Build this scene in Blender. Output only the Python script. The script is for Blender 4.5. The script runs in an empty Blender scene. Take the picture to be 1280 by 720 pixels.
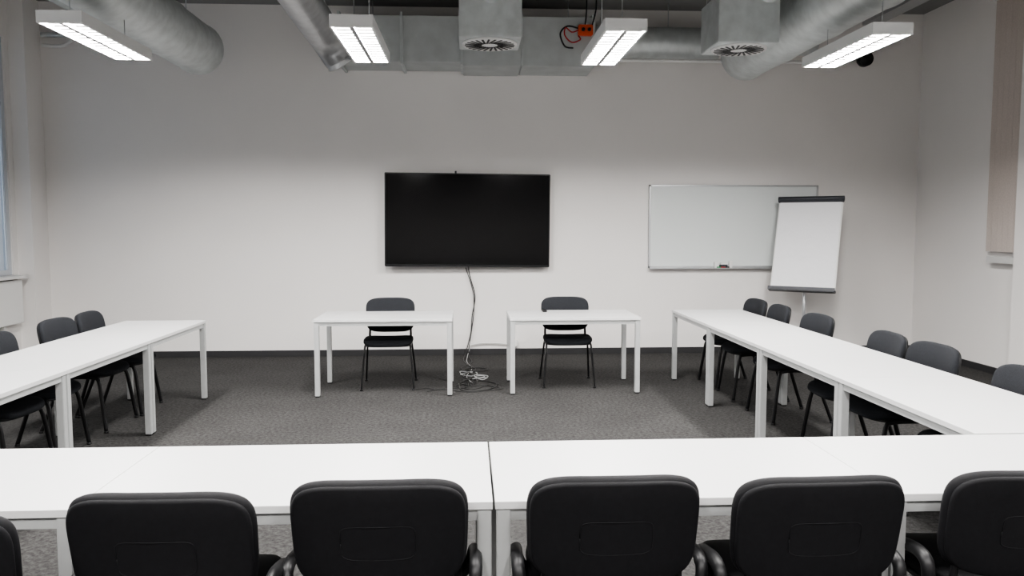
import bpy, bmesh, math, random
from mathutils import Vector, Matrix
random.seed(3)
C = bpy.context.scene.collection

# ---------------------------------------------------------------- materials
def mat(name, col, rough=0.6, metal=0.0, spec=0.5, noise=None, bump=None):
    m = bpy.data.materials.new(name); m.use_nodes = True
    nt = m.node_tree; b = nt.nodes['Principled BSDF']
    b.inputs['Base Color'].default_value = (*col, 1)
    b.inputs['Roughness'].default_value = rough
    b.inputs['Metallic'].default_value = metal
    b.inputs['Specular IOR Level'].default_value = spec
    tc = nt.nodes.new('ShaderNodeTexCoord')
    if noise:
        scale, amt = noise
        n = nt.nodes.new('ShaderNodeTexNoise'); n.inputs['Scale'].default_value = scale
        n.inputs['Detail'].default_value = 4
        r = nt.nodes.new('ShaderNodeValToRGB')
        r.color_ramp.elements[0].position = 0.3; r.color_ramp.elements[1].position = 0.7
        r.color_ramp.elements[0].color = (*[max(0, c*(1-amt)) for c in col], 1)
        r.color_ramp.elements[1].color = (*[min(1, c*(1+amt)) for c in col], 1)
        nt.links.new(tc.outputs['Object'], n.inputs['Vector'])
        nt.links.new(n.outputs['Fac'], r.inputs['Fac'])
        nt.links.new(r.outputs['Color'], b.inputs['Base Color'])
    if bump:
        scale, st, dist = bump
        n2 = nt.nodes.new('ShaderNodeTexNoise'); n2.inputs['Scale'].default_value = scale
        n2.inputs['Detail'].default_value = 3
        bp = nt.nodes.new('ShaderNodeBump'); bp.inputs['Strength'].default_value = st
        bp.inputs['Distance'].default_value = dist
        nt.links.new(tc.outputs['Object'], n2.inputs['Vector'])
        nt.links.new(n2.outputs['Fac'], bp.inputs['Height'])
        nt.links.new(bp.outputs['Normal'], b.inputs['Normal'])
    return m

def carpet_mat():
    m = bpy.data.materials.new('carpet'); m.use_nodes = True
    nt = m.node_tree; b = nt.nodes['Principled BSDF']
    b.inputs['Roughness'].default_value = 0.97; b.inputs['Specular IOR Level'].default_value = 0.1
    tc = nt.nodes.new('ShaderNodeTexCoord')
    n = nt.nodes.new('ShaderNodeTexNoise'); n.inputs['Scale'].default_value = 38; n.inputs['Detail'].default_value = 6
    n.inputs['Roughness'].default_value = 0.8
    r = nt.nodes.new('ShaderNodeValToRGB')
    e = r.color_ramp.elements
    e[0].position = 0.36; e[0].color = (0.029, 0.0285, 0.028, 1)
    e[1].position = 0.66; e[1].color = (0.108, 0.106, 0.104, 1)
    n3 = nt.nodes.new('ShaderNodeTexNoise'); n3.inputs['Scale'].default_value = 2.0; n3.inputs['Detail'].default_value = 3
    mx = nt.nodes.new('ShaderNodeMixRGB'); mx.blend_type = 'MULTIPLY'; mx.inputs['Fac'].default_value = 0.35
    nt.links.new(tc.outputs['Object'], n.inputs['Vector']); nt.links.new(tc.outputs['Object'], n3.inputs['Vector'])
    nt.links.new(n.outputs['Fac'], r.inputs['Fac'])
    nt.links.new(r.outputs['Color'], mx.inputs['Color1']); nt.links.new(n3.outputs['Fac'], mx.inputs['Color2'])
    nt.links.new(mx.outputs['Color'], b.inputs['Base Color'])
    bp = nt.nodes.new('ShaderNodeBump'); bp.inputs['Strength'].default_value = 0.4; bp.inputs['Distance'].default_value = 0.008
    nt.links.new(n.outputs['Fac'], bp.inputs['Height']); nt.links.new(bp.outputs['Normal'], b.inputs['Normal'])
    return m

M = dict(
 wall=mat('wall_paint', (0.80, 0.778, 0.76), 0.9, noise=(1.5, 0.012), bump=(160, 0.08, 0.002)),
 ceil=mat('ceiling_paint', (0.25, 0.25, 0.245), 0.95, noise=(2, 0.05)),
 carpet=carpet_mat(),
 base=mat('baseboard_dark', (0.025, 0.025, 0.027), 0.6),
 top=mat('laminate_white', (0.63, 0.63, 0.63), 0.38, noise=(3, 0.01)),
 edge=mat('table_edge', (0.62, 0.62, 0.61), 0.5),
 steel=mat('powder_coat_silver', (0.46, 0.47, 0.47), 0.42, 0.25, noise=(20, 0.03)),
 fabric=mat('chair_fabric_grey', (0.020, 0.0215, 0.025), 0.9, spec=0.22, noise=(250, 0.35), bump=(300, 0.3, 0.002)),
 blk=mat('black_plastic', (0.008, 0.008, 0.009), 0.45, spec=.4, noise=(30, 0.1)),
 leather=mat('black_upholstery', (0.0065, 0.0065, 0.0078), 0.65, spec=0.22, noise=(60, 0.15), bump=(180, 0.25, 0.001)),
 frame=mat('black_tube_steel', (0.010, 0.010, 0.011), 0.35, 0.2),
 screen=mat('tv_screen', (0.003, 0.003, 0.0035), 0.14, spec=0.2),
 bezel=mat('tv_bezel', (0.006, 0.006, 0.007), 0.35, spec=.3),
 alu=mat('aluminium', (0.50, 0.51, 0.52), 0.35, 0.7, noise=(15, 0.03)),
 wb=mat('whiteboard_surface', (0.70, 0.735, 0.73), 0.22),
 paper=mat('flipchart_paper', (0.84, 0.84, 0.86), 0.8, bump=(7, .6, .02)),
 darkgrey=mat('dark_grey_plastic', (0.035, 0.038, 0.046), 0.45),
 duct=mat('galvanised_duct', (0.60, 0.63, 0.63), 0.45, 0.55, noise=(9, 0.10)),
 duct2=mat('galvanised_sheet', (0.52, 0.545, 0.545), 0.5, 0.35, noise=(5, 0.08)),
 flex=mat('flex_duct_foil', (0.50, 0.51, 0.52), 0.35, 0.7, noise=(12, 0.1)),
 white=mat('white_enamel', (0.74, 0.74, 0.73), 0.4),
 lamp=mat('lamp_reflector', (0.9, 0.9, 0.9), 0.5),
 louvre=mat('louvre_metal', (0.20, 0.20, 0.20), 0.4, 0.3),
 orange=mat('orange_box', (0.60, 0.08, 0.02), 0.5),
 red=mat('red_cable', (0.40, 0.015, 0.015), 0.5),
 blind=mat('blind_fabric', (0.56, 0.50, 0.46), 0.9, noise=(60, 0.06)),
 winframe=mat('window_frame', (0.55, 0.58, 0.62), 0.5),
 cable=mat('black_cable', (0.02, 0.02, 0.02), 0.5),
 green=mat('green_marker', (0.02, 0.25, 0.08), 0.5),
)
g = bpy.data.materials.new('window_glass'); g.use_nodes = True
b = g.node_tree.nodes['Principled BSDF']; b.inputs['Transmission Weight'].default_value = 1.0
b.inputs['Roughness'].default_value = 0.05; b.inputs['Base Color'].default_value = (0.85, 0.9, 0.95, 1)
M['glass'] = g

# ---------------------------------------------------------------- mesh builder
class MB:
    def __init__(s): s.bm = bmesh.new(); s.mats = []
    def mi(s, k):
        if k not in s.mats: s.mats.append(k)
        return s.mats.index(k)
    def merge(s, t, k, mtx=None, smooth=False):
        i = s.mi(k)
        if mtx is not None: bmesh.ops.transform(t, matrix=mtx, verts=t.verts)
        bmesh.ops.recalc_face_normals(t, faces=t.faces)
        for f in t.faces: f.material_index = i; f.smooth = smooth
        me = bpy.data.meshes.new('tmp'); t.to_mesh(me); t.free()
        s.bm.from_mesh(me); bpy.data.meshes.remove(me)
    def box(s, c, size, k, bevel=0.0, mtx=None):
        t = bmesh.new(); bmesh.ops.create_cube(t, size=1)
        bmesh.ops.scale(t, vec=size, verts=t.verts)
        if bevel: bmesh.ops.bevel(t, geom=t.edges[:], offset=bevel, segments=2, affect='EDGES')
        bmesh.ops.translate(t, vec=c, verts=t.verts)
        s.merge(t, k, mtx)
    def box2(s, lo, hi, k, bevel=0.0, mtx=None):
        s.box([(a+b)/2 for a, b in zip(lo, hi)], [abs(b-a) for a, b in zip(lo, hi)], k, bevel, mtx)
    def cyl(s, c, r, h, k, axis='Z', seg=24, r2=None, bevel=0, mtx=None):
        t = bmesh.new(); bmesh.ops.create_cone(t, cap_ends=True, segments=seg, radius1=r, radius2=r if r2 is None else r2, depth=h)
        if bevel:
            es = [e for e in t.edges if len(e.link_faces) == 2 and any(len(f.verts) > 4 for f in e.link_faces)]
            bmesh.ops.bevel(t, geom=es, offset=bevel, segments=3, affect='EDGES')
        rot = {'Z': Matrix(), 'X': Matrix.Rotation(math.pi/2, 4, 'Y'), 'Y': Matrix.Rotation(math.pi/2, 4, 'X')}[axis]
        bmesh.ops.transform(t, matrix=Matrix.Translation(c) @ rot, verts=t.verts)
        s.merge(t, k, mtx, smooth=True)
    def tube(s, pts, r, k, seg=12, sub=6, rfun=None, oval=None, straight=False, mtx=None):
        P = [Vector(p) for p in pts]
        path = []
        if straight: 
            for i in range(len(P)-1):
                for j in range(sub): path.append(P[i].lerp(P[i+1], j/sub))
            path.append(P[-1])
        else:
            for i in range(len(P)-1):
                p0 = P[max(i-1, 0)]; p1 = P[i]; p2 = P[i+1]; p3 = P[min(i+2, len(P)-1)]
                for j in range(sub):
                    u = j/sub
                    path.append(0.5*((2*p1)+(p2-p0)*u+(2*p0-5*p1+4*p2-p3)*u*u+(-p0+3*p1-3*p2+p3)*u**3))
            path.append(P[-1])
        t = bmesh.new(); rings = []
        n = len(path); up = None
        for i, p in enumerate(path):
            d = (path[min(i+1, n-1)]-path[max(i-1, 0)]).normalized()
            if up is None:
                up = Vector((0, 0, 1)) if abs(d.z) < 0.9 else Vector((0, 1, 0))
            side = d.cross(up).normalized(); up = side.cross(d).normalized()
            rr = r if rfun is None else rfun(i)*r
            ra, rb = (rr, rr) if oval is None else (rr*oval[0], rr*oval[1])
            rings.append([t.verts.new(p+side*math.cos(a)*ra+up*math.sin(a)*rb) for a in [2*math.pi*q/seg for q in range(seg)]])
        for i in range(n-1):
            for q in range(seg):
                t.faces.new((rings[i][q], rings[i][(q+1) % seg], rings[i+1][(q+1) % seg], rings[i+1][q]))
        t.faces.new(rings[0]); t.faces.new(rings[-1])
        s.merge(t, k, mtx, smooth=True)
    def pad(s, a, b, th, k, n=4.5, rnd=0.02, dome=0.0, N=64, fn=None, mtx=None, top_scale=1.0):
        """cushion in local XY, thickness along Z; fn(x,y,z)->xyz deform"""
        t = bmesh.new(); rings = []
        prof = []
        for ph in range(-90, 91, 30):
            f = math.radians(ph); prof.append((rnd*(1-math.cos(f)), th/2*math.sin(f), 1.0))
        seq = [(rnd, -th/2, 0.35), (rnd, -th/2, 0.7)] + prof + [(rnd, th/2+dome*0.45, 0.85), (rnd, th/2+dome*0.8, 0.6), (rnd, th/2+dome, 0.3)]
        def ring(ins, z, sc):
            R = []
            for q in range(N):
                an = 2*math.pi*(q+.5)/N; c, si = math.cos(an), math.sin(an)
                x = (a-ins)*sc*math.copysign(abs(c)**(2/n), c); y = (b-ins)*sc*math.copysign(abs(si)**(2/n), si)
                x *= 1+(top_scale-1)*(y/b)
                v = (x, y, z)
                if fn: v = fn(*v)
                R.append(t.verts.new(v))
            return R
        rings = [ring(*q) for q in seq]
        for i in range(len(rings)-1):
            for q in range(N):
                t.faces.new((rings[i][q], rings[i][(q+1) % N], rings[i+1][(q+1) % N], rings[i+1][q]))
        for R in (rings[0], rings[-1]):
            t.faces.new(R)
        s.merge(t, k, mtx, smooth=True)
    def mesh(s, name):
        me = bpy.data.meshes.new(name); s.bm.to_mesh(me); s.bm.free()
        for k in s.mats: me.materials.append(M[k])
        return me
    def obj(s, name, loc=(0, 0, 0), rz=0.0):
        return inst(name, s.mesh(name), loc, rz)

def inst(name, me, loc=(0, 0, 0), rz=0.0):
    o = bpy.data.objects.new(name, me); C.objects.link(o)
    o.location = loc; o.rotation_euler = (0, 0, rz)
    return o

def single(name, lo, hi, k, bevel=0.0):
    m = MB(); m.box2(lo, hi, k, bevel); return m.obj(name)

# ---------------------------------------------------------------- room shell
XL, XR, YB, YF, ZC = -5.25, 5.74, 10.0, -3.0, 4.27
single('floor', (XL-.2, YF-.2, -.1), (XR+.2, YB+.2, 0), 'carpet')
single('ceiling', (XL-.2, YF-.2, ZC), (XR+.2, YB+.2, ZC+.15), 'ceil')
single('wall_back', (XL-.2, YB, 0), (XR+.2, YB+.2, ZC), 'wall')
single('wall_front', (XL-.2, YF-.2, 0), (XR+.2, YF, ZC), 'wall')

def side_wall(name, x0, x1, wins, z0, z1):
    m = MB()
    m.box2((x0, YF, 0), (x1, YB, z0), 'wall'); m.box2((x0, YF, z1), (x1, YB, ZC), 'wall')
    y = YF
    for a, b2 in wins:
        m.box2((x0, y, z0), (x1, a, z1), 'wall'); y = b2
    m.box2((x0, y, z0), (x1, YB, z1), 'wall')
    return m.obj(name)
LW = [(0.6, 3.2), (3.8, 6.4), (7.0, 9.55)]
side_wall('wall_left', XL-.2, XL, LW, 1.05, 3.75)
RW = [(0.6, 3.2), (4.3, 7.2)]
side_wall('wall_right', XR, XR+.2, RW, 1.3, 3.9)

def window(name, x, side, y0, y1, z0, z1):
    m = MB(); t = .06
    xa, xb = x-.03, x+.03
    m.box2((xa, y0, z0), (xb, y0+t, z1), 'winframe'); m.box2((xa, y1-t, z0), (xb, y1, z1), 'winframe')
    m.box2((xa, y0+t, z0), (xb, y1-t, z0+t), 'winframe'); m.box2((xa, y0+t, z1-t), (xb, y1-t, z1), 'winframe')
    ym = (y0+y1)/2; m.box2((xa, ym-.04, z0+t), (xb, ym+.04, z1-t), 'winframe')
    m.box2((x-.006, y0+t, z0+t), (x+.006, ym-.04, z1-t), 'glass'); m.box2((x-.006, ym+.04, z0+t), (x+.006, y1-t, z1-t), 'glass')
    return m.obj(name)
i = 1
for a, b2 in LW: window('window_%d' % i, XL-.05, -1, a, b2, 1.05, 3.75); i += 1
for a, b2 in RW: window('window_%d' % i, XR+.1, 1, a, b2, 1.3, 3.9); i += 1

single('pilaster_left', (XL, 9.65, 0), (-5.07, YB, ZC), 'wall')
single('pilaster_right', (5.60, 7.25, 0), (XR, 7.93, ZC), 'wall')
single('baseboard_back', (-5.05, YB-.018, 0), (XR-.02, YB, .075), 'base')
single('baseboard_right', (XR-.018, 7.95, 0), (XR, YB-.02, .075), 'base')
single('baseboard_left', (XL, YF, 0), (XL+.018, 9.63, .075), 'base')

m = MB(); m.box2((XL+.02, 7.2, .5), (XL+.12, 9.5, 1.0), 'white', .008)
m.box2((XL+.0, 7.4, .1), (XL+.06, 7.45, .5), 'white'); m.box2((XL, 9.2, .1), (XL+.06, 9.25, .5), 'white')
m.obj('wall_radiator')
single('window_sill_left', (XL-.1, 7.0, 1.02), (XL+.17, 9.55, 1.05), 'white')

m = MB(); 
m.box2((XR-.10, 7.96, 4.02), (XR-.03, 8.52, 4.07), 'white')
y = 8.48
while y > 7.99:
    m.box((XR-.065, y-.04, (1.34+4.02)/2), (.012, .085, 2.68), 'blind', mtx=None); y -= .087
m.obj('vertical_blind')
m = MB(); m.box2((XR-.10, 4.2, 4.02), (XR-.03, 7.2, 4.07), 'white')
y = 7.15
while y > 4.25:
    m.box((XR-.065, y-.04, (1.34+4.02)/2), (.012, .085, 2.68), 'blind'); y -= .088
m.obj('vertical_blind')
single('window_sill_right', (XR-.1, 7.98, 1.22), (XR, 8.42, 1.29), 'edge')

# ---------------------------------------------------------------- tables
def table_mesh(L, D, H=.74):
    m = MB()
    m.box((0, 0, H-.0125), (L, D, .025), 'top', .001)
    a, d = L/2, D/2; leg = .045
    for sx in (-1, 1):
        for sy in (-1, 1):
            m.box((sx*(a-leg/2-.004), sy*(d-leg/2-.006), (H-.026+.012)/2), (leg, leg, H-.026-.012), 'steel', .003)
            m.box((sx*(a-leg/2-.004), sy*(d-leg/2-.006), .006), (leg-.006, leg-.006, .012), 'blk')
        m.box((sx*(a-leg/2-.004), 0, H-.045), (.03, D-2*leg-.012, .038), 'steel')
    for sy in (-1, 1):
        m.box((0, sy*(d-leg/2-.006), H-.045), (L-2*leg-.008, .03, .038), 'steel')
    return m.mesh('table')
T130 = table_mesh(1.298, .73); T126 = table_mesh(1.258, .73); TF = table_mesh(1.298, .71)
inst('table', T130, (-.80, 7.89, 0)); inst('table', T126, (1.025, 7.91, 0))
for yc in (6.90, 5.60, 4.30): inst('table', T130, (-2.80, yc, 0), math.pi/2)
for k in range(4): inst('table', T126, (2.495, 8.24-.63-1.26*k, 0), math.pi/2)
for xc in (-1.874, -.574, .732, 2.032, 3.332): inst('table', TF, (xc, 2.83, 0))

# ---------------------------------------------------------------- chairs (local front = -Y)
def chair_mesh(arms, seatmat, backmat, shell, bw=.25):
    m = MB()
    def seatfn(x, y, z):
        return (x, y, z - (0.018*max(0, (-y-.10)/.12)**2 if y < -.10 else 0) + .012*(x/.25)**2*(1 if z > 0 else .3))
    m.pad(.245, .225, .045, seatmat, n=4, rnd=.022, dome=.008, fn=seatfn, mtx=Matrix.Translation((0, -.02, .465)))
    m.pad(.235, .215, .02, 'blk', n=4, rnd=.008, mtx=Matrix.Translation((0, -.02, .437)))
    R = Matrix(((1, 0, 0, 0), (0, 0, -1, 0), (0, 1, 0, 0), (0, 0, 0, 1)))
    lean = Matrix.Rotation(math.radians(-11), 4, 'X')
    T = Matrix.Translation((0, .268, .69)) @ lean @ R
    def bfn(x, y, z): return (x, y + .010*(1-(x/.25)**2)*(1 if y > 0 else 0), z + .040*(x/.25)**2)
    m.pad(bw, .175, .045, backmat, n=4.6, rnd=.02, dome=.006, fn=bfn, mtx=T, top_scale=1.02)
    T2 = Matrix.Translation((0, .268, .69)) @ lean @ Matrix.Translation((0, .022, 0)) @ R
    m.pad(bw-.007, .168, .02, shell, n=4.6, rnd=.009, fn=bfn, mtx=T2, top_scale=1.02)
    def rib(hx, hz, yy, r):
        pts = []
        for q in range(25):
            an = 2*math.pi*q/24; c, si = math.cos(an), math.sin(an); n = 6
            x = hx*math.copysign(abs(c)**(2/n), c); z = hz*math.copysign(abs(si)**(2/n), si)
            pts.append((x, yy-.040*(x/.25)**2, z-.005))
        m.tube(pts, r, shell, seg=6, sub=2, mtx=Matrix.Translation((0, .268, .69)) @ lean)
    rib(.11, .055, .0312, .0018)
    ov = (.8, 1.25)
    for s in (-1, 1):
        m.tube([(s*.255, -.235, .012), (s*.240, -.205, .22), (s*.225, -.175, .40), (s*.222, -.13, .43), (s*.222, .0, .434), (s*.222, .08, .43), (s*.226, .125, .40), (s*.243, .20, .2), (s*.258, .27, .012)], .0125, 'frame', seg=10, oval=ov)
        m.cyl((s*.255, -.235, .008), .017, .016, 'blk', seg=12); m.cyl((s*.258, .27, .008), .017, .016, 'blk', seg=12)
        m.tube([(s*.205, .02, .425), (s*.207, .13, .425), (s*.209, .19, .445), (s*.21, .212, .50), (s*.208, .222, .56), (s*.205, .235, .63)], .0115, 'frame', seg=10)
        if arms:
            m.tube([(s*.235, .12, .43), (s*.268, .175, .45), (s*.283, .205, .50), (s*.288, .20, .55), (s*.289, .15, .568), (s*.288, .06, .555), (s*.284, .00, .535), (s*.276, -.04, .49), (s*.262, -.045, .46), (s*.235, -.04, .43)], .021, 'blk', seg=12, oval=(1.0, .9))
    for yy in (-.12, .06):
        m.tube([(-.222, yy, .432), (.222, yy, .432)], .011, 'frame', seg=8)
    return m.mesh('chair')
CH = chair_mesh(False, 'fabric', 'fabric', 'blk')
CA = chair_mesh(True, 'leather', 'leather', 'leather', .265)

for x, y, r in ((-.80, 8.065, .02), (1.01, 8.085, -.02)):
    inst('office_chair', CH, (x, y, 0), r)
for x, y, r in ((2.675, 7.98, .04), (2.675, 7.38, -.04), (2.69, 6.55, .07), (2.675, 5.42, -.05), (2.68, 4.85, .04), (2.665, 3.98, 0)):
    inst('office_chair', CH, (x, y, 0), -math.pi/2+r)
for x, y, r in ((-3.03, 7.12, .06), (-3.05, 6.58, -.05), (-3.03, 5.72, .05), (-3.0, 5.15, -.03), (-3.02, 4.35, 0)):
    inst('office_chair', CH, (x, y, 0), math.pi/2+r)
for x, y, r in ((-1.515, 2.34, .2), (-.870, 2.52, -.02), (-.268, 2.60, .0), (.440, 2.60, .0), (1.055, 2.56, .02), (1.74, 2.58, -.02)):
    inst('armchair', CA, (x, y, 0), math.pi+r)

# ---------------------------------------------------------------- TV
m = MB(); W, H = 2.02, 1.14
m.box((0, 0, 0), (W, .045, H), 'bezel', .006)
m.box((0, -.024, .008), (W-.03, .004, H-.045), 'screen')
m.box((0, .05, 0), (.9, .06, .6), 'blk', .01)
for s in (-1, 1):
    m.box((s*.25, .095, 0), (.05, .05, .62), 'darkgrey')
m.cyl((-.15, .1, H/2+.015), .012, .04, 'darkgrey', 'Z', 10)
tv = m.obj('television', (0.0, 9.86, 1.685)); tv.rotation_euler = (0, math.radians(.5), math.radians(1.2))

# cables
m = MB()
m.tube([(0.0, 9.93, 1.15), (.02, 9.95, 1.0), (.085, 9.96, .74), (.05, 9.96, .5), (.03, 9.93, .28), (-.03, 9.8, .06), (-.06, 9.55, .006), (0, 9.2, .006), (.08, 8.9, .006), (-.05, 8.6, .006), (.0, 8.35, .006), (.28, 8.1, .006), (.2, 7.8, .006), (-.05, 7.75, .006), (-.1, 8.1, .006)], .006, 'cable', seg=6)
m.tube([(-.03, 9.95, 1.1), (.06, 9.96, .8), (.07, 9.95, .55), (.04, 9.93, .3), (.0, 9.75, .05), (.04, 9.4, .006), (-.08, 9.0, .006), (.06, 8.5, .006), (-.08, 8.2, .006), (.0, 8.0, .006), (.15, 8.0, .006), (.3, 7.9, .006)], .005, 'cable', seg=6)
for k in range(5):
    pts = []; cx, cy = -.03+.04*k, 8.0+.22*((k*3) % 5)
    for q in range(9):
        an = q*(1.1+.17*k)+k; rr = random.uniform(.03, .15)
        pts.append((cx+math.cos(an)*rr, cy+math.sin(an)*rr*1.2, .005+.002*k))
    m.tube(pts, .004, ('cable', 'steel', 'cable', 'cable', 'steel')[k], seg=6, sub=5)
m.tube([(-.55, 7.80, .004), (-.42, 7.90, .004), (-.28, 7.80, .004), (-.10, 7.9, .004), (.05, 7.82, .004), (.2, 8.05, .004)], .004, 'cable', seg=6)
m.tube([(-.40, 7.74, .004), (-.25, 7.86, .004), (-.05, 7.70, .004), (.18, 7.74, .004), (.34, 7.85, .004), (.30, 8.1, .004)], .0035, 'cable', seg=6)
m.tube([(.02, 9.93, .1), (-.02, 9.5, .004), (.04, 9.0, .004), (-.02, 8.5, .004), (.05, 8.1, .004)], .004, 'steel', seg=6)
m.obj('cable_tangle')
m = MB(); m.tube([(.0, 9.955, .12), (.15, 9.96, .15), (.35, 9.96, .15), (.55, 9.96, .13)], .008, 'white', seg=6)
m.box((.58, 9.975, .14), (.08, .04, .08), 'white', .004); m.obj('power_socket')

# ---------------------------------------------------------------- whiteboard
m = MB(); x0, x1, z0, z1 = 2.27, 4.43, 1.09, 2.13
m.box2((x0+.02, 9.965, z0+.02), (x1-.02, 9.985, z1-.02), 'wb')
for lo, hi in (((x0, 9.955, z0), (x0+.022, 9.995, z1)), ((x1-.022, 9.955, z0), (x1, 9.995, z1)), ((x0, 9.955, z0), (x1, 9.995, z0+.022)), ((x0, 9.955, z1-.022), (x1, 9.995, z1))):
    m.box2(lo, hi, 'alu', .003)
m.box2((x0+.0, 9.90, z0-.012), (x1, 9.96, z0), 'alu', .002)
m.box((3.13, 9.93, z0+.035), (.06, .03, .07), 'white', .004)
m.box((3.22, 9.93, z0+.02), (.10, .04, .04), 'darkgrey', .004)
m.box((3.22, 9.93, z0+.052), (.08, .035, .022), 'white', .004)
m.box((3.31, 9.93, z0+.045), (.04, .03, .09), 'white', .004)
for q in range(3): m.cyl((3.16+q*.05, 9.915, z0+.008), .008, .06, ('green', 'red', 'blk')[q], 'X', 10)
m.obj('whiteboard')

# ---------------------------------------------------------------- flip chart
m = MB(); ya = math.radians(35); L = math.radians(19.0)
rv = Vector((math.cos(ya), -math.sin(ya), 0)); uv = Vector((math.sin(L)*math.sin(ya), math.sin(L)*math.cos(ya), math.cos(L)))
nv = rv.cross(uv)
Bm = Matrix(((rv.x, -nv.x, uv.x, 3.935), (rv.y, -nv.y, uv.y, 9.22), (rv.z, -nv.z, uv.z, .85), (0, 0, 0, 1)))
w = .76
m.box((0, .012, .57), (w-.02, .012, 1.13), 'white', .003, Bm)
for q in range(4): m.box((random.uniform(-.002, .002), -.001*q, .57-.002*q), (w-.05, .003, 1.12), 'paper', 0, Bm)
m.tube([(-w/2, .0, 1.155), (w/2, .0, 1.155)], .036, 'darkgrey', seg=14, oval=(1, .9), mtx=Bm)
m.box((0, .0, 1.135), (w, .05, .05), 'darkgrey', .008, Bm)
m.box((0, -.03, -.0), (w+.0, .09, .03), 'darkgrey', .006, Bm)
m.box((0, -.072, .012), (w, .01, .04), 'darkgrey', .003, Bm)
m.box((0, .04, .5), (.06, .05, .9), 'alu', .004, Bm)
px, py = 4.03, 9.36
m.cyl((px, py, .62), .02, 1.0, 'alu'); m.cyl((px, py, .2), .03, .3, 'alu')
for q in range(5):
    an = q*2*math.pi/5+.3; ex, ey = px+.33*math.cos(an), py+.33*math.sin(an)
    m.tube([(px, py, .12), (ex, ey, .075)], .018, 'alu', seg=8)
    m.cyl((ex, ey, .03), .03, .04, 'blk', 'X', 14); m.cyl((ex, ey, .06), .01, .04, 'blk', 'Z', 8)
m.obj('flip_chart_easel')

# ---------------------------------------------------------------- luminaires
def lum_mesh(ztop):
    m = MB(); w, l, h = .30, 1.22, .085
    m.box2((-w/2, -l/2, h-.012), (w/2, l/2, h), 'white')
    for s in (-1, 1):
        m.box2((s*w/2, -l/2, 0), (s*(w/2-.014), l/2, h-.012), 'white')
        m.box2((-w/2+.014, s*l/2, 0), (w/2-.014, s*(l/2-.014), h-.012), 'white')
    m.box2((-.014, -l/2+.014, .002), (.014, l/2-.014, .030), 'louvre')
    n = 14
    for q in range(1, n):
        yy = -l/2+l*q/n
        m.box2((-w/2+.014, yy-.004, .002), (-.014, yy+.004, .012), 'louvre'); m.box2((.014, yy-.004, .002), (w/2-.014, yy+.004, .012), 'louvre')
    for s in (-1, 1):
        m.box2((s*.015, -l/2+.02, .030), (s*(w/2-.018), l/2-.02, .040), 'lamp')
        m.cyl((0, s*.45, (h+ztop)/2), .003, ztop-h, 'alu', seg=6)
    return m.mesh('luminaire')
# batwing photometry of an office louvre luminaire: intensity rises off-nadir, cut off near horizontal
def batwing(al):
    al.use_nodes = True; nt = al.node_tree
    em = [n for n in nt.nodes if n.type == 'EMISSION'][0]
    ge = nt.nodes.new('ShaderNodeNewGeometry'); sp = nt.nodes.new('ShaderNodeSeparateXYZ')
    ab = nt.nodes.new('ShaderNodeMath'); ab.operation = 'ABSOLUTE'
    mr = nt.nodes.new('ShaderNodeMapRange'); mr.interpolation_type = 'SMOOTHSTEP'
    mr.inputs['From Min'].default_value = .08; mr.inputs['From Max'].default_value = .25
    ad = nt.nodes.new('ShaderNodeMath'); ad.operation = 'ADD'; ad.inputs[1].default_value = .12
    dv = nt.nodes.new('ShaderNodeMath'); dv.operation = 'DIVIDE'; dv.inputs[0].default_value = .40
    mu = nt.nodes.new('ShaderNodeMath'); mu.operation = 'MULTIPLY'
    L = nt.links.new
    L(ge.outputs['Incoming'], sp.inputs[0]); L(sp.outputs['Z'], ab.inputs[0]); L(ab.outputs[0], mr.inputs['Value'])
    L(ab.outputs[0], ad.inputs[0]); L(ad.outputs[0], dv.inputs[1]); L(dv.outputs[0], mu.inputs[0]); L(mr.outputs[0], mu.inputs[1])
    L(mu.outputs[0], em.inputs['Strength'])
al = bpy.data.lights.new('fluorescent_tube', 'AREA'); al.shape = 'RECTANGLE'; al.size = .105; al.size_y = 1.16
al.energy = 148; al.color = (1.0, .975, .95); batwing(al)
LZ = 2.985
LM = lum_mesh(ZC-LZ); LMs = lum_mesh(3.27-LZ)
for yc in (6.31, 3.1, -.1):
    for x, me in ((-2.76, LMs), (-.80, LM), (1.12, LM), (3.05, LMs)):
        o = inst('pendant_luminaire', me, (x, yc, LZ))
        for s in (-1, 1):
            lo = bpy.data.objects.new('fluorescent_tube', al); C.objects.link(lo)
            lo.parent = o; lo.location = (s*.074, 0, .028)

# ---------------------------------------------------------------- ducts
def seam(i): return 1.035 if i % 8 == 0 else 1.0
def duct(name, pts, r, k='duct', **kw):
    m = MB(); m.tube(pts, r, k, seg=32, **kw); return m
m = duct('a', [(-2.92, -2.9, 3.53), (-2.92, 9.02, 3.53)], .27, straight=True, sub=96, rfun=seam)
m.cyl((-2.92, 9.04, 3.53), .275, .06, 'duct', 'Y', 32, bevel=.02)
for yy in (1, 4, 7, 8.7): m.cyl((-2.92, yy, (3.53+ZC)/2+.13), .005, ZC-3.8, 'alu', seg=6)
m.obj('ventilation_duct')
m = duct('e', [(3.13, -2.9, 3.53), (3.13, 9.02, 3.53)], .27, straight=True, sub=96, rfun=seam)
m.cyl((3.13, 9.04, 3.53), .275, .06, 'duct', 'Y', 32, bevel=.02)
for yy in (1, 4, 7, 8.7): m.cyl((3.13, yy, (3.53+ZC)/2+.13), .005, ZC-3.8, 'alu', seg=6)
m.obj('ventilation_duct')
m = MB(); m.tube([(-4.0, -2.9, 3.95), (-4.0, 8.9, 3.95)], .16, 'duct', seg=24, straight=True, sub=60, rfun=seam)
for yy in (1, 4, 7): m.cyl((-4.0, yy, 4.19), .005, .16, 'alu', seg=6)
m.obj('ventilation_duct')
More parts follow.
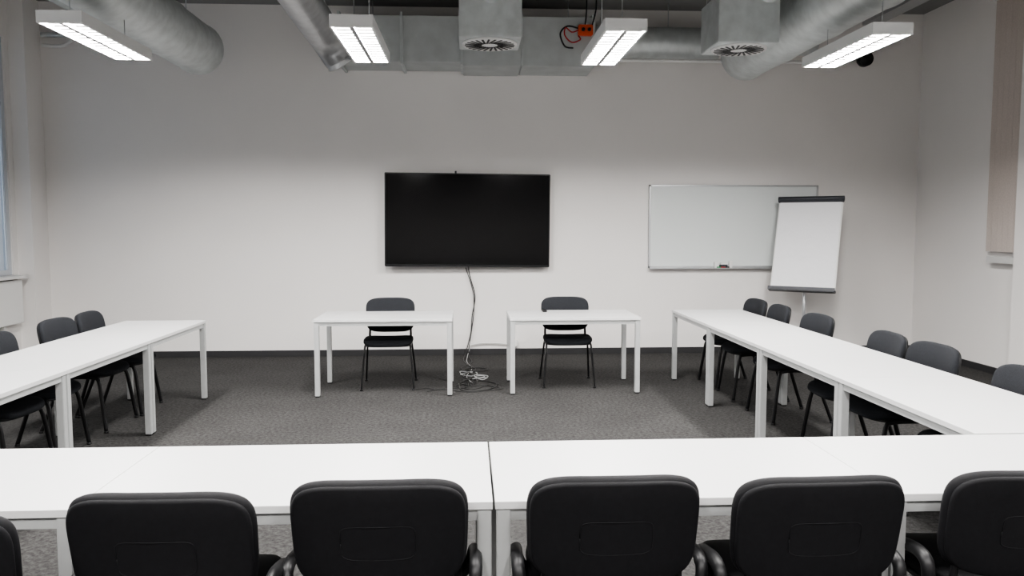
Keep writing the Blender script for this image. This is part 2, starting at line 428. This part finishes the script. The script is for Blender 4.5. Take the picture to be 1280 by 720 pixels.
m = MB(); m.tube([(-1.36, 2.5, 3.62), (-1.36, 4.5, 3.60), (-1.36, 6.2, 3.50), (-1.36, 7.4, 3.45), (-1.33, 7.85, 3.40), (-1.27, 8.05, 3.30), (-1.22, 8.1, 3.22)], .155, 'flex', seg=28, sub=26, rfun=lambda i: 1.0+.06*(i % 2))
m.cyl((-1.36, 6.5, 3.93), .004, .66, 'alu', seg=6)
m.obj('flexible_duct')
m = MB()
m.box2((-1.46, 9.42, 3.50), (-.06, 9.99, 4.02), 'duct2', .006); m.box2((-.05, 9.36, 3.45), (.62, 9.99, 4.04), 'duct2', .006)
m.box2((.63, 9.40, 3.46), (1.48, 9.99, 4.02), 'duct2', .006)
for x in (-1.46, -.75, -.06, .63, 1.46): m.box2((x-.015, 9.38, 3.47), (x+.015, 9.99, 4.05), 'duct')
m.tube([(1.48, 9.66, 3.79), (3.0, 9.66, 3.79)], .19, 'duct', seg=28, straight=True, sub=20, rfun=lambda i: 1.03 if i % 6 == 0 else 1)
m.tube([(3.0, 9.66, 3.79), (4.2, 9.66, 3.79)], .12, 'duct', seg=20, straight=True, sub=8)
m.tube([(1.48, 9.5, 3.56), (4.4, 9.5, 3.56)], .02, 'white', seg=8)
for x in (-1.1, .3, 1.2, 2.4, 3.9): m.cyl((x, 9.66, 4.13), .006, .28, 'alu', seg=6)
m.obj('wall_duct')
m = MB(); m.box((1.36, 9.35, 3.86), (.17, .08, .12), 'orange', .01); m.cyl((1.33, 9.30, 3.86), .02, .03, 'blk', 'Y', 12); m.cyl((1.40, 9.30, 3.86), .02, .03, 'blk', 'Y', 12)
m.tube([(1.28, 9.33, 3.86), (1.2, 9.31, 3.83), (1.13, 9.32, 3.88), (1.12, 9.33, 3.80), (1.2, 9.33, 3.72), (1.3, 9.33, 3.75), (1.28, 9.35, 3.8)], .008, 'red', seg=6)
m.tube([(1.28, 9.34, 3.88), (1.15, 9.33, 3.9), (1.07, 9.34, 3.82), (1.12, 9.34, 3.68), (1.22, 9.35, 3.66)], .010, 'blk', seg=6)
m.tube([(1.36, 9.35, 3.92), (1.37, 9.33, 4.1), (1.37, 9.33, 4.26)], .008, 'blk', seg=6)
m.tube([(1.44, 9.35, 3.92), (1.48, 9.33, 4.1), (1.48, 9.33, 4.26)], .008, 'blk', seg=6)
m.obj('junction_box')
def diffuser(x, y, z, dpts, r):
    m = MB(); w = .27
    m.box2((x-w, y-w, z), (x+w, y+w, z+.42), 'duct', .006)
    m.cyl((x, y, z-.008), .245, .016, 'white', 'Z', 40)
    m.cyl((x, y, z-.018), .05, .006, 'white', 'Z', 20)
    for q in range(24):
        an = 2*math.pi*q/24
        R = Matrix.Translation((x, y, z-.0175)) @ Matrix.Rotation(an, 4, 'Z') @ Matrix.Translation((.145, .02, 0)) @ Matrix.Rotation(.35, 4, 'Z')
        m.box((0, 0, 0), (.15, .018, .004), 'blk', 0, R)
    m.tube(dpts, r, 'duct', seg=24, sub=14, rfun=lambda i: 1.04 if i % 7 == 0 else 1)
    for sx in (-1, 1): m.cyl((x+sx*.24, y+.2, (z+.42+ZC)/2), .004, ZC-z-.42, 'alu', seg=6)
    m.obj('swirl_air_diffuser')
diffuser(.20, 7.25, 3.23, [(.20, 7.2, 3.58), (.21, 6.9, 3.66), (.22, 6.5, 3.74), (.22, 5.5, 3.80), (.22, 3.0, 3.8)], .13)
diffuser(2.45, 7.25, 3.21, [(2.5, 7.2, 3.5), (2.62, 7.05, 3.66), (2.7, 6.8, 3.8), (2.72, 6.2, 3.93), (2.72, 3.5, 3.93)], .13)

m = MB()
m.tube([(-5.0, 9.9, 3.86), (-4.7, 9.9, 3.86), (-4.2, 9.9, 3.88)], .03, 'duct', seg=10)
m.tube([(-5.0, 9.9, 3.74), (-4.75, 9.9, 3.74), (-4.6, 9.9, 3.9), (-4.6, 9.9, 4.25)], .022, 'white', seg=10)
m.obj('heating_pipes')
m = MB(); m.box2((4.9, 0, 4.1), (5.1, 9.9, 4.13), 'alu'); m.box2((4.9, 0, 4.13), (4.91, 9.9, 4.18), 'alu'); m.box2((5.09, 0, 4.13), (5.1, 9.9, 4.18), 'alu')
for yy in (1, 3, 5, 7, 9): m.cyl((5.0, yy, 4.2), .005, .14, 'alu', seg=6)
m.obj('cable_tray')
m = MB(); m.cyl((4.93, 9.86, 3.68), .09, .12, 'blk', 'Y', 28, bevel=.02); m.cyl((4.93, 9.95, 3.68), .04, .1, 'blk', 'Y', 16); m.obj('round_loudspeaker')
m = MB(); m.box((.78, 8.14, .75), (.045, .15, .02), 'blk', .005); m.obj('remote_control')

# ---------------------------------------------------------------- world + camera
w = bpy.data.worlds.new('overcast_sky'); bpy.context.scene.world = w; w.use_nodes = True
w.node_tree.nodes['Background'].inputs['Color'].default_value = (.66, .74, .84, 1)
w.node_tree.nodes['Background'].inputs['Strength'].default_value = 1.0
bpy.context.scene.view_settings.look = 'AgX - Medium High Contrast'

cam = bpy.data.cameras.new('camera'); co = bpy.data.objects.new('camera', cam); C.objects.link(co)
cam.sensor_width = 36; cam.lens = 36*1000/1280; cam.clip_start = .05
co.location = (0, 0, 1.61)
co.rotation_euler = (math.radians(90-4.40), 0, math.radians(-3.15))
bpy.context.scene.camera = co
